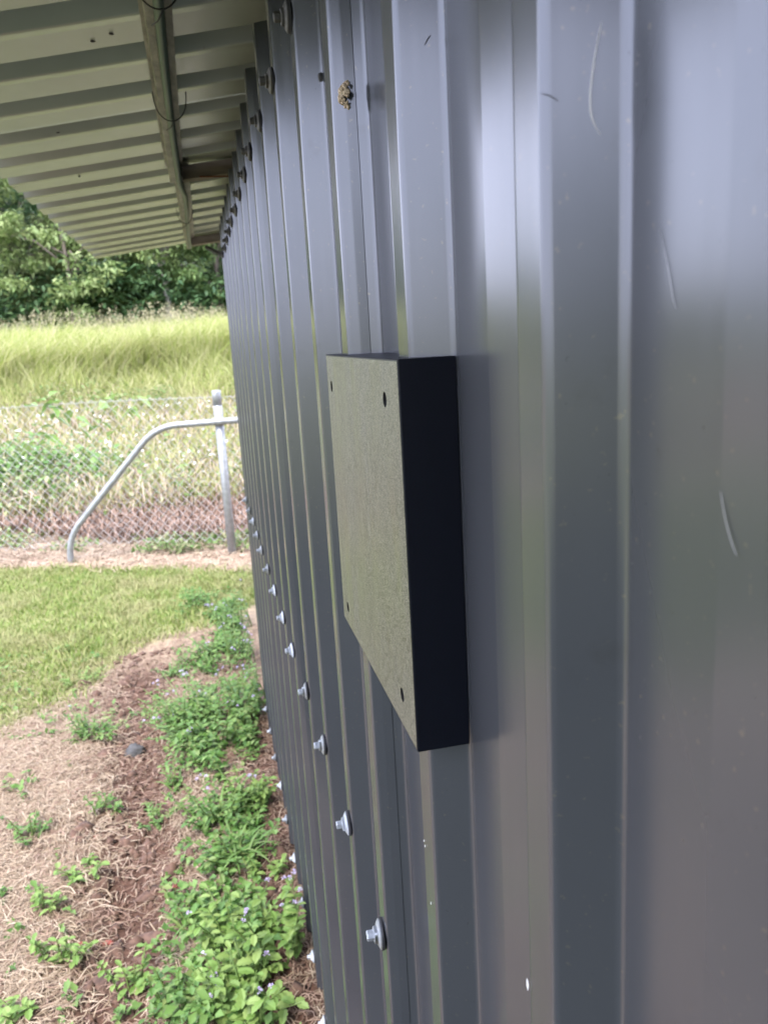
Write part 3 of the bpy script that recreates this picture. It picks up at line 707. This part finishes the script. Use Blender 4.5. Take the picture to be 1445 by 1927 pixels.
# tall paddock grass with seed heads
n = 150000; x = rng.uniform(-11, 4.5, n); y = 12.8 + rng.random(n) ** 1.5 * 9.5 + .1 * x
h = rng.uniform(.6, 1.4, n) * (.72 + .55 * fbm(x * 1.3, y * 1.3)); ld = .22 + .22 * fbm(x * 1.7 + 3, y * 1.7) + rng.normal(0, .30, n); a = rng.normal(0.35, 1.5, n)
lean = np.stack([np.cos(a) * h * (ld + .15), np.sin(a) * h * ld * .6], 1)
stuff('tall_grass', blades(np.stack([x, y, gh(x, y) - .05], 1), h, rng.uniform(.010, .022, n), lean, curve=1.2), M['tall'], 'tall yellow green grass swaying in the paddock beyond the fence', 'grass')
n = 2600; x = rng.uniform(-11, 4.5, n); y = rng.uniform(14.5, 22, n); k = rng.random(n) < sstep(.35, .65, fbm(x * 1.1 + 20, y * .6)); x, y = x[k], y[k]; n = len(x); h = rng.uniform(.95, 1.32, n) * (.8 + .35 * fbm(x * .5, y * .5)); z = gh(x, y)
P1 = blades(np.stack([x, y, z + h * .35], 1), h * .65, np.full(n, .008), np.stack([h * .12, h * .03], 1))
m = 10; xx = np.repeat(x + h * .10, m) + rng.normal(0, .03, n * m); yy = np.repeat(y + h * .02, m) + rng.normal(0, .03, n * m); zz = np.repeat(z + h * .86, m) + rng.uniform(0, .22, n * m)
P2 = leaves(np.stack([xx, yy, zz], 1), rng.uniform(.03, .07, n * m), .35, up=.9)
stuff('seed_heads', join([P1, P2]), M['seed'], 'pale brown seed heads standing above the tall grass', 'grass')
# broad pale leaves of a vine hanging over the fence top
vine = empty('vine', (*ground(150, 1050)[:2], 0)); vx_, vy_ = vine.location[0], FA[1] + fd[1] * 1.1
pv = []; 
for i in range(34):
    u = rng.uniform(.55, 1.45); q = fpt(u, top - rng.uniform(-.06, .28), rng.uniform(.02, .12)); pv.append(q)
vl = link('foliage', np_mesh('foliage', *leaves(np.array(pv), rng.uniform(.08, .17, len(pv)), .55, .5, up=-.2)), M['weed2'], vine)
tag(vine, 'broad leaved vine hanging over the top wire of the fence', 'vine')

# ------------------------------------------------------------------ weeds beside the wall
def ovate(pos, d, s, L, wd, cup, n=7):
    """broad toothed leaf blade as a small grid, returns V,F lists"""
    nr = d.cross(s).normalized(); V = []; F = []
    for i in range(n + 1):
        t = i / n; ww = wd * math.sin(math.pi * min(1, t * .92 + .06)) ** .75 * (1.0 if i % 2 else .74) * (1 if t < .98 else 0.05); c = pos + d * L * t + Vector((0, 0, -1)) * L * .35 * t * t * cup
        V += [c - s * ww + nr * ww * .3, c, c + s * ww + nr * ww * .3]
    for i in range(n):
        a = 3 * i; F += [(a, a + 1, a + 4, a + 3), (a + 1, a + 2, a + 5, a + 4)]
    return V, F
def weed(px, py, hgt, spread, nst, lsize, label, mat='weed', flowers=0, grassy=0, pair=4):
    gx, gy = ground(px, py); gx = min(gx, CX - .045); gz = float(gh(gx, gy)); e = empty('weed', (gx, gy, gz)); tag(e, label, 'weed', 'weeds growing by the shed wall')
    fol = MB(); stm = MB(); flo = MB()
    for i in range(nst):
        a = random.uniform(0, 6.28); rr = spread * random.random() ** .6; bx, by = gx + rr * .55 * math.cos(a), gy + rr * .55 * math.sin(a); bz = float(gh(bx, by)) - .004
        hh = hgt * random.uniform(.3, 1.15); tx, ty = bx + rr * .6 * math.cos(a), by + rr * .6 * math.sin(a)
        if tx > CX - .02: tx = CX - .02 - random.random() * .02
        p0, p1, p2 = Vector((bx, by, bz)), Vector(((bx * .7 + tx * .3), (by * .7 + ty * .3), bz + hh * .55)), Vector((tx, ty, bz + hh))
        stm.tube([p0, p1, p2], [.0028, .0022, .0014], 5)
        for j in range(pair):
            t = .25 + .75 * (j + random.random() * .5) / pair; c = p0.lerp(p1, t * 2) if t < .5 else p1.lerp(p2, t * 2 - 1); az = random.uniform(0, 6.28)
            for m_ in range(2):
                q = az + math.pi * m_ + random.uniform(-.4, .4); el = random.uniform(-.05, .55); d = Vector((math.cos(q) * math.cos(el), math.sin(q) * math.cos(el), math.sin(el))); s = Vector((-math.sin(q), math.cos(q), random.uniform(-.25, .25))).normalized()
                L_ = lsize * random.uniform(.55, 1.15) * (1.1 - .35 * t); cc_ = c + d * L_ * .15
                tipx = cc_.x + d.x * L_
                if tipx > CX + .002: d = Vector((-abs(d.x), d.y, d.z))
                V, F = ovate(cc_, d, s, L_, L_ * random.uniform(.26, .36), random.uniform(.4, 1.2)); fol.add(V, F)
        if i < flowers:
            for m_ in range(random.randint(1, 4)):
                o_ = p2 + Vector((random.uniform(-.02, .012), random.uniform(-.015, .015), random.uniform(.012, .035)))
                stm.tube([p2, o_], .0008, 4)
                for z_ in range(12):
                    q = random.uniform(0, 6.28); el = random.uniform(-.1, 1.5); d = Vector((math.cos(q) * math.cos(el), math.sin(q) * math.cos(el), math.sin(el))); s = Vector((-math.sin(q), math.cos(q), 0))
                    flo.add([o_, o_ + d * .006 + s * .0016, o_ + d * .0075, o_ + d * .006 - s * .0016], [(0, 1, 2, 3)])
    for i in range(grassy):
        a = random.uniform(0, 6.28); l = hgt * random.uniform(.8, 1.6); b0 = Vector((gx + random.uniform(-.03, .03), gy + random.uniform(-.03, .03), gz)); s = Vector((-math.sin(a), math.cos(a), 0)); V = []; F = []
        for j in range(6):
            t = j / 5; c = b0 + Vector((math.cos(a) * l * .75 * t, math.sin(a) * l * .75 * t, l * (1.05 * t - .75 * t * t)));
            if c.x > CX - .01: c.x = CX - .01
            ww = .0045 * (1 - t) ** .6 + .0003; V += [c - s * ww, c + s * ww]
        for j in range(5): F.append((2 * j, 2 * j + 1, 2 * j + 3, 2 * j + 2))
        fol.add(V, F)
    fol.build('foliage', M[mat], e)
    if nst: stm.build('stem', M['stem'], e)['kind'] = 'stuff'
    if flo.v: flo.build('flower', M['flower'], e)['kind'] = 'stuff'
WEEDS = [
 (470, 1905, .17, .12, 16, .075, 'tall toothed leaf weed at the bottom of the photo touching the wall', 'weed2', 3, 0),
 (520, 1800, .20, .10, 16, .075, 'lush weed with lilac flowers pressed against the wall near the bottom', 'weed2', 4, 0),
 (445, 1775, .15, .11, 15, .065, 'broad leaved weed left of the flowering clump at the wall', 'weed2', 3, 0),
 (365, 1735, .10, .08, 5, .05, 'grassy tuft with long arching blades beside the bare soil', 'weed', 0, 46),
 (425, 1880, .10, .08, 7, .06, 'low pale weed in front of the flowering wall clump', 'weed2', 1, 8),
 (335, 1885, .12, .06, 5, .05, 'spindly bent weed left of the bottom wall weeds', 'weed', 0, 6),
 (450, 1620, .13, .12, 15, .06, 'dark green weed clump halfway along the wall strip', 'weed', 0, 50),
 (410, 1545, .14, .15, 22, .055, 'spreading weed patch with few lilac flowers behind the dark clump', 'weed', 3, 10),
 (470, 1515, .15, .09, 12, .06, 'round leaved weed leaning to the wall behind the dark clump', 'weed2', 0, 0),
 (332, 1480, .11, .05, 5, .045, 'small upright weed alone between soil and weed patches', 'weed', 0, 4),
 (400, 1375, .20, .26, 46, .06, 'large weed mass full of lilac flowers in the middle of the strip', 'weed', 14, 0),
 (470, 1345, .20, .13, 18, .07, 'leafy weed between the large flowering mass and the wall', 'weed', 3, 0),
 (345, 1360, .15, .15, 18, .05, 'left edge weed of the large flowering mass', 'weed', 5, 0),
 (440, 1245, .20, .20, 24, .055, 'flowering weed patch behind the large weed mass', 'weed', 8, 0),
 (462, 1180, .22, .14, 14, .055, 'farthest lilac flowered weed by the wall at the lawn edge', 'weed', 7, 0),
 (172, 1385, .12, .13, 16, .045, 'weed patch with one lilac flower on the straw left of the track', 'weed', 1, 6),
 (290, 1540, .06, .09, 9, .04, 'low creeping weed at the right edge of the soil track', 'weed', 0, 0),
 (200, 1530, .09, .05, 5, .045, 'lone small weed in the straw at the middle left', 'weed', 0, 0),
 (62, 1575, .09, .06, 6, .045, 'small weed in the straw near the left edge', 'weed', 0, 5),
 (160, 1650, .08, .06, 5, .055, 'three leaved weed on the straw below the lone small weed', 'weed2', 0, 0),
 (78, 1720, .09, .05, 5, .05, 'upright weed on the straw left of the red chips', 'weed2', 0, 0),
 (115, 1800, .10, .06, 7, .055, 'light green broad weed on the straw at lower left', 'weed2', 0, 0),
 (250, 1850, .10, .06, 6, .055, 'light green weed in the soil track at the bottom', 'weed2', 0, 0),
 (45, 1915, .06, .06, 6, .06, 'weed cut by the bottom left corner of the photo', 'weed2', 0, 0),
 (505, 1650, .08, .05, 5, .05, 'small weed at the wall above the flowering clump', 'weed2', 0, 0),
 (330, 1265, .08, .10, 10, .04, 'low weed at the lawn corner above the soil track', 'weed', 0, 8),
 (150, 1285, .07, .12, 10, .04, 'low weed on the lawn edge at the left', 'weed2', 0, 10),
]
for q in WEEDS: weed(q[0], q[1], q[2] * .88, q[3] * 1.15, int(q[4] * (1.3 if q[1] < 1600 else 1.1)), q[5] * .55, q[6], q[7], q[8], q[9], pair=5)
# low leafy cover that ties the clumps into one strip along the wall
n = 46000; x = rng.uniform(-.30, .075, n); y = rng.uniform(1.0, 4.9, n); c = fbm(x * 5 + 11, y * 3.2); k = rng.random(n) < sstep(.47, .66, c) * sstep(-.30, -.12, x) * sstep(.09, .02, x + .05 * (y < 2.6)) * .6; x, y, c = x[k], y[k], c[k]; n = len(x)
stuff('strip_weeds', leaves(np.stack([x, y, gh(x, y) + .004 + rng.random(n) ** 1.5 * .09 * sstep(.46, .66, c)], 1), rng.uniform(.014, .036, n), .62, .5, up=.25), M['weed'], 'loose strip of small leafy weeds along the foot of the wall', 'weeds')
# tiny seedlings between them
n = 9000; x = rng.uniform(-1.5, .07, n); y = rng.uniform(1.0, 4.2, n); k = rng.random(n) < sstep(.45, .7, fbm(x * 3 + 5, y * 3)) * (.12 + .88 * sstep(-.30, -.12, x)); x, y = x[k], y[k]
VF = join([leaves(np.stack([x, y, gh(x, y) + rng.uniform(.004, .03, len(x))], 1) + rng.normal(0, .006, (len(x), 3)), rng.uniform(.012, .035, len(x)), .6, up=.3) for _ in range(5)])
stuff('seedlings', VF, M['weed'], 'tiny green seedlings scattered on the soil by the shed', 'seedlings')
n = 6500; x = rng.uniform(-.75, .08, n); y = rng.uniform(1.0, 4.0, n); k = rng.random(n) < np.clip(np.exp(-((x + .37 + .05 * np.sin(y * 2.1)) / .17) ** 2) + np.exp(-((x - .05) / .12) ** 2), 0, 1) * .9; x, y = x[k], y[k]; n = len(x)
oct_ = np.array([[1, 0, 0], [-1, 0, 0], [0, 1, 0], [0, -1, 0], [0, 0, 1], [0, 0, -1]], float); of = np.array([[0, 2, 4], [2, 1, 4], [1, 3, 4], [3, 0, 4], [2, 0, 5], [1, 2, 5], [3, 1, 5], [0, 3, 5]])
rad = rng.gamma(2.0, .0042, n)[:, None, None]; V = np.stack([x, y, gh(x, y)], 1)[:, None, :] + oct_[None] * rad * rng.uniform(.6, 1.4, (n, 6, 1)) * np.array([1.2, 1.2, .8]) + rng.normal(0, 1, (n, 6, 3)) * rad * .25
stuff('soil_clods', (V.reshape(-1, 3), (of[None] + (np.arange(n) * 6)[:, None, None]).reshape(-1, 3)), M['clod'], 'crumbly dark reddish soil clods along the track and wall', 'soil')
# red chips and a stone
for px, py, r, lab in ((330, 1657, .014, 'bright red chip on the soil beside the grassy tuft'), (335, 1672, .009, 'smaller red chip just below the bright one'), (200, 1757, .018, 'long red chip in the soil track'), (150, 1768, .012, 'dark red chip at the left end of the soil track'), (182, 1574, .009, 'small red chip on the straw at middle left'), (363, 1492, .009, 'red chip by the weeds behind the dark clump'), (520, 1480, .013, 'red chip against the wall foot'), (512, 1545, .010, 'small red chip at the wall below the other')):
    gx, gy = ground(px, py); gx = min(gx, CX - .03)
    tag(blob('red_chip', (gx, gy, float(gh(gx, gy)) + .002), r * .8, M['red'], px, (1.2, .7, .3), .4, 2), lab, 'chip', 'red chips on the soil')
gx, gy = ground(252, 1405); tag(blob('stone', (gx, gy, float(gh(gx, gy)) + .006), .032, M['stone'], 8, (1.1, 1.3, .8), .35), 'dark grey stone in the soil track left of the flowering weeds', 'stone')

# ------------------------------------------------------------------ trees
def tree(x, y, H, crown, mi, label, trunk_h=.35, ncl=60, lpc=95, ls=.2, bare=0, lean=0, pale=False, low=.12):
    z = float(gh(x, y)); e = empty('tree', (x, y, z)); tag(e, label, 'tree', 'trees beyond the paddock' if y > 0 else 'added trees behind the viewer')
    tr = MB(); r0 = .018 * H
    top_ = Vector((x + lean, y, z + H * .8)); base = Vector((x, y, z - .2)); kink = Vector((x + lean * .3 + random.uniform(-.2, .2), y, z + H * .4))
    tr.tube([base, base.lerp(kink, .5), kink, kink.lerp(top_, .5), top_], [r0 * 1.3, r0, r0 * .8, r0 * .5, r0 * .15], 8)
    cls = []
    for i in range(ncl):
        while True:
            q = np.array([random.uniform(-1, 1) for _ in range(3)])
            if .25 < np.linalg.norm(q) < 1: break
        c = Vector((x + lean * .6 + q[0] * crown, y + q[1] * crown, z + H * (low + (1 - low) * (.5 + .5 * q[2]))))
        cls.append(c)
        if i % 5 == 0:
            s = base.lerp(kink, .9) if c.z < kink.z + .5 else kink.lerp(top_, random.uniform(0, .6)); md = s.lerp(c, .5) + Vector((0, 0, .25))
            tr.tube([s, md, c], [r0 * .4, r0 * .25, r0 * .08], 6)
    for i in range(bare):
        a = random.uniform(0, 6.28); s = kink.lerp(top_, random.uniform(0, .8)); c = s + Vector((math.cos(a) * crown * 1.1, -abs(math.sin(a)) * crown * 1.0, random.uniform(-.6, 1.0))); md = s.lerp(c, .55) + Vector((random.uniform(-.3, .3), 0, random.uniform(-.2, .5)))
        tr.tube([s, md, c], [r0 * .4, r0 * .28, r0 * .1], 6)
        for _ in range(2): c2 = c + Vector((random.uniform(-.6, .6), random.uniform(-.3, .1), random.uniform(-.4, .7))); tr.tube([md.lerp(c, .6), c2], [r0 * .18, r0 * .06], 5)
    tr.build('trunk', M['pale_bark' if pale else 'bark'], e, True)
    if ncl:
        cs_ = np.array([list(c) for c in cls]); rad = rng.uniform(.45, .95, ncl) * crown * .33
        pos = np.repeat(cs_, lpc, 0); q = rng.normal(0, 1, pos.shape); q /= np.linalg.norm(q, axis=1)[:, None]; q *= (rng.random(len(q)) ** .4)[:, None]
        pos = pos + q * np.repeat(rad, lpc)[:, None] * np.array([1.15, 1.15, .62])
        V, F = leaves(pos, rng.uniform(.5, 1.2, len(pos)) * ls, .5, .4, up=-.15, rand_tilt=1.2)
        link('crown', np_mesh('crown', V, F), LEAF[mi], e)
TREES = [  # x, y, H, crown, leaf, label
 (-6.6, 25.5, 8.5, 2.3, 1, 'yellowish leafy tree at the left edge behind the tall grass', {}),
 (-5.0, 26.5, 5.2, 1.7, 3, 'pale yellow green bushy tree under the bare branches', {'low': .05}),
 (-3.4, 25.0, 5.0, 1.7, 1, 'rounded light green tree left of the roof corner', {'low': .04}),
 (-1.9, 26.2, 4.6, 1.5, 0, 'olive bushy tree below the far roof corner', {'low': .02}),
 (-.7, 25.4, 5.8, 1.5, 1, 'slim tree with a visible pale trunk beneath the rafter end', {'low': .32, 'pale': True, 'lpc': 80}),
 (.7, 25.8, 5.2, 1.6, 0, 'dark green tree just left of the wall end', {'low': .03}),
 (2.4, 26.0, 6.0, 2.0, 1, 'leafy tree hidden mostly behind the shed wall', {'low': .05}),
 (-6.0, 27.8, 9.5, 2.6, 2, 'tall dark tree with bare grey branches above the grass at left', {'bare': 9, 'pale': True}),
 (-3.6, 30.0, 9.0, 2.9, 2, 'dark tall tree behind the rounded light tree', {'low': .0}),
 (-.6, 30.5, 9.0, 3.0, 2, 'dark tall tree behind the slim pale trunk', {'low': .0}),
 (2.6, 30.0, 9.0, 3.0, 2, 'dark tall tree behind the wall end', {'low': .0}),
 (-5.2, 34.0, 13, 3.6, 0, 'tallest tree high on the rise at left', {'low': .0}),
 (-7.4, 30.0, 11, 3.0, 2, 'dark tree filling the gap at the left roof edge', {'low': .0}),
 (-8.0, 37.0, 15, 4.2, 0, 'hillside tree showing above the left treetops', {'low': .0}),
 (-2.0, 34.0, 11, 3.4, 0, 'hillside tree above the olive bushy tree', {'low': .0}),
 (1.4, 34.0, 11, 3.4, 2, 'hillside tree above the dark tree by the wall end', {'low': .0}),
 (-1.5, -13.0, 5.0, 2.3, 2, 'dark tree behind the viewer nearest the shed, unseen, added to darken the wall reflection', {'low': .0}),  # this and the next two trees are added, to reflect dark in the lower wall
 (-4.6, -12.0, 4.6, 2.3, 2, 'dark tree behind the viewer, second from the shed, unseen, added to darken the wall reflection', {'low': .0}),
 (-7.8, -10.5, 4.8, 2.4, 2, 'dark tree behind the viewer, farthest from the shed, unseen, added to darken the wall reflection', {'low': .0}),
 (6.0, 29.0, 9, 3.0, 1, 'tree far behind the shed', {'low': .0}),
]
for x, y, H, cr, mi, lab, kw in TREES: tree(x, y, H, cr, mi, lab, ncl=int(46 + 10 * cr), **kw)
# dense understorey reads as one mass
n = 60000; x = rng.uniform(-9, 8, n); y = rng.uniform(24, 36, n); hh = 1.0 + 2.6 * fbm(x * .5, y * .5)
stuff('understorey', leaves(np.stack([x, y, gh(x, y) + rng.random(n) * hh], 1), rng.uniform(.12, .3, n), .5, up=-.1), LEAF[2], 'dark shrub layer under the trees beyond the paddock', 'shrubs')
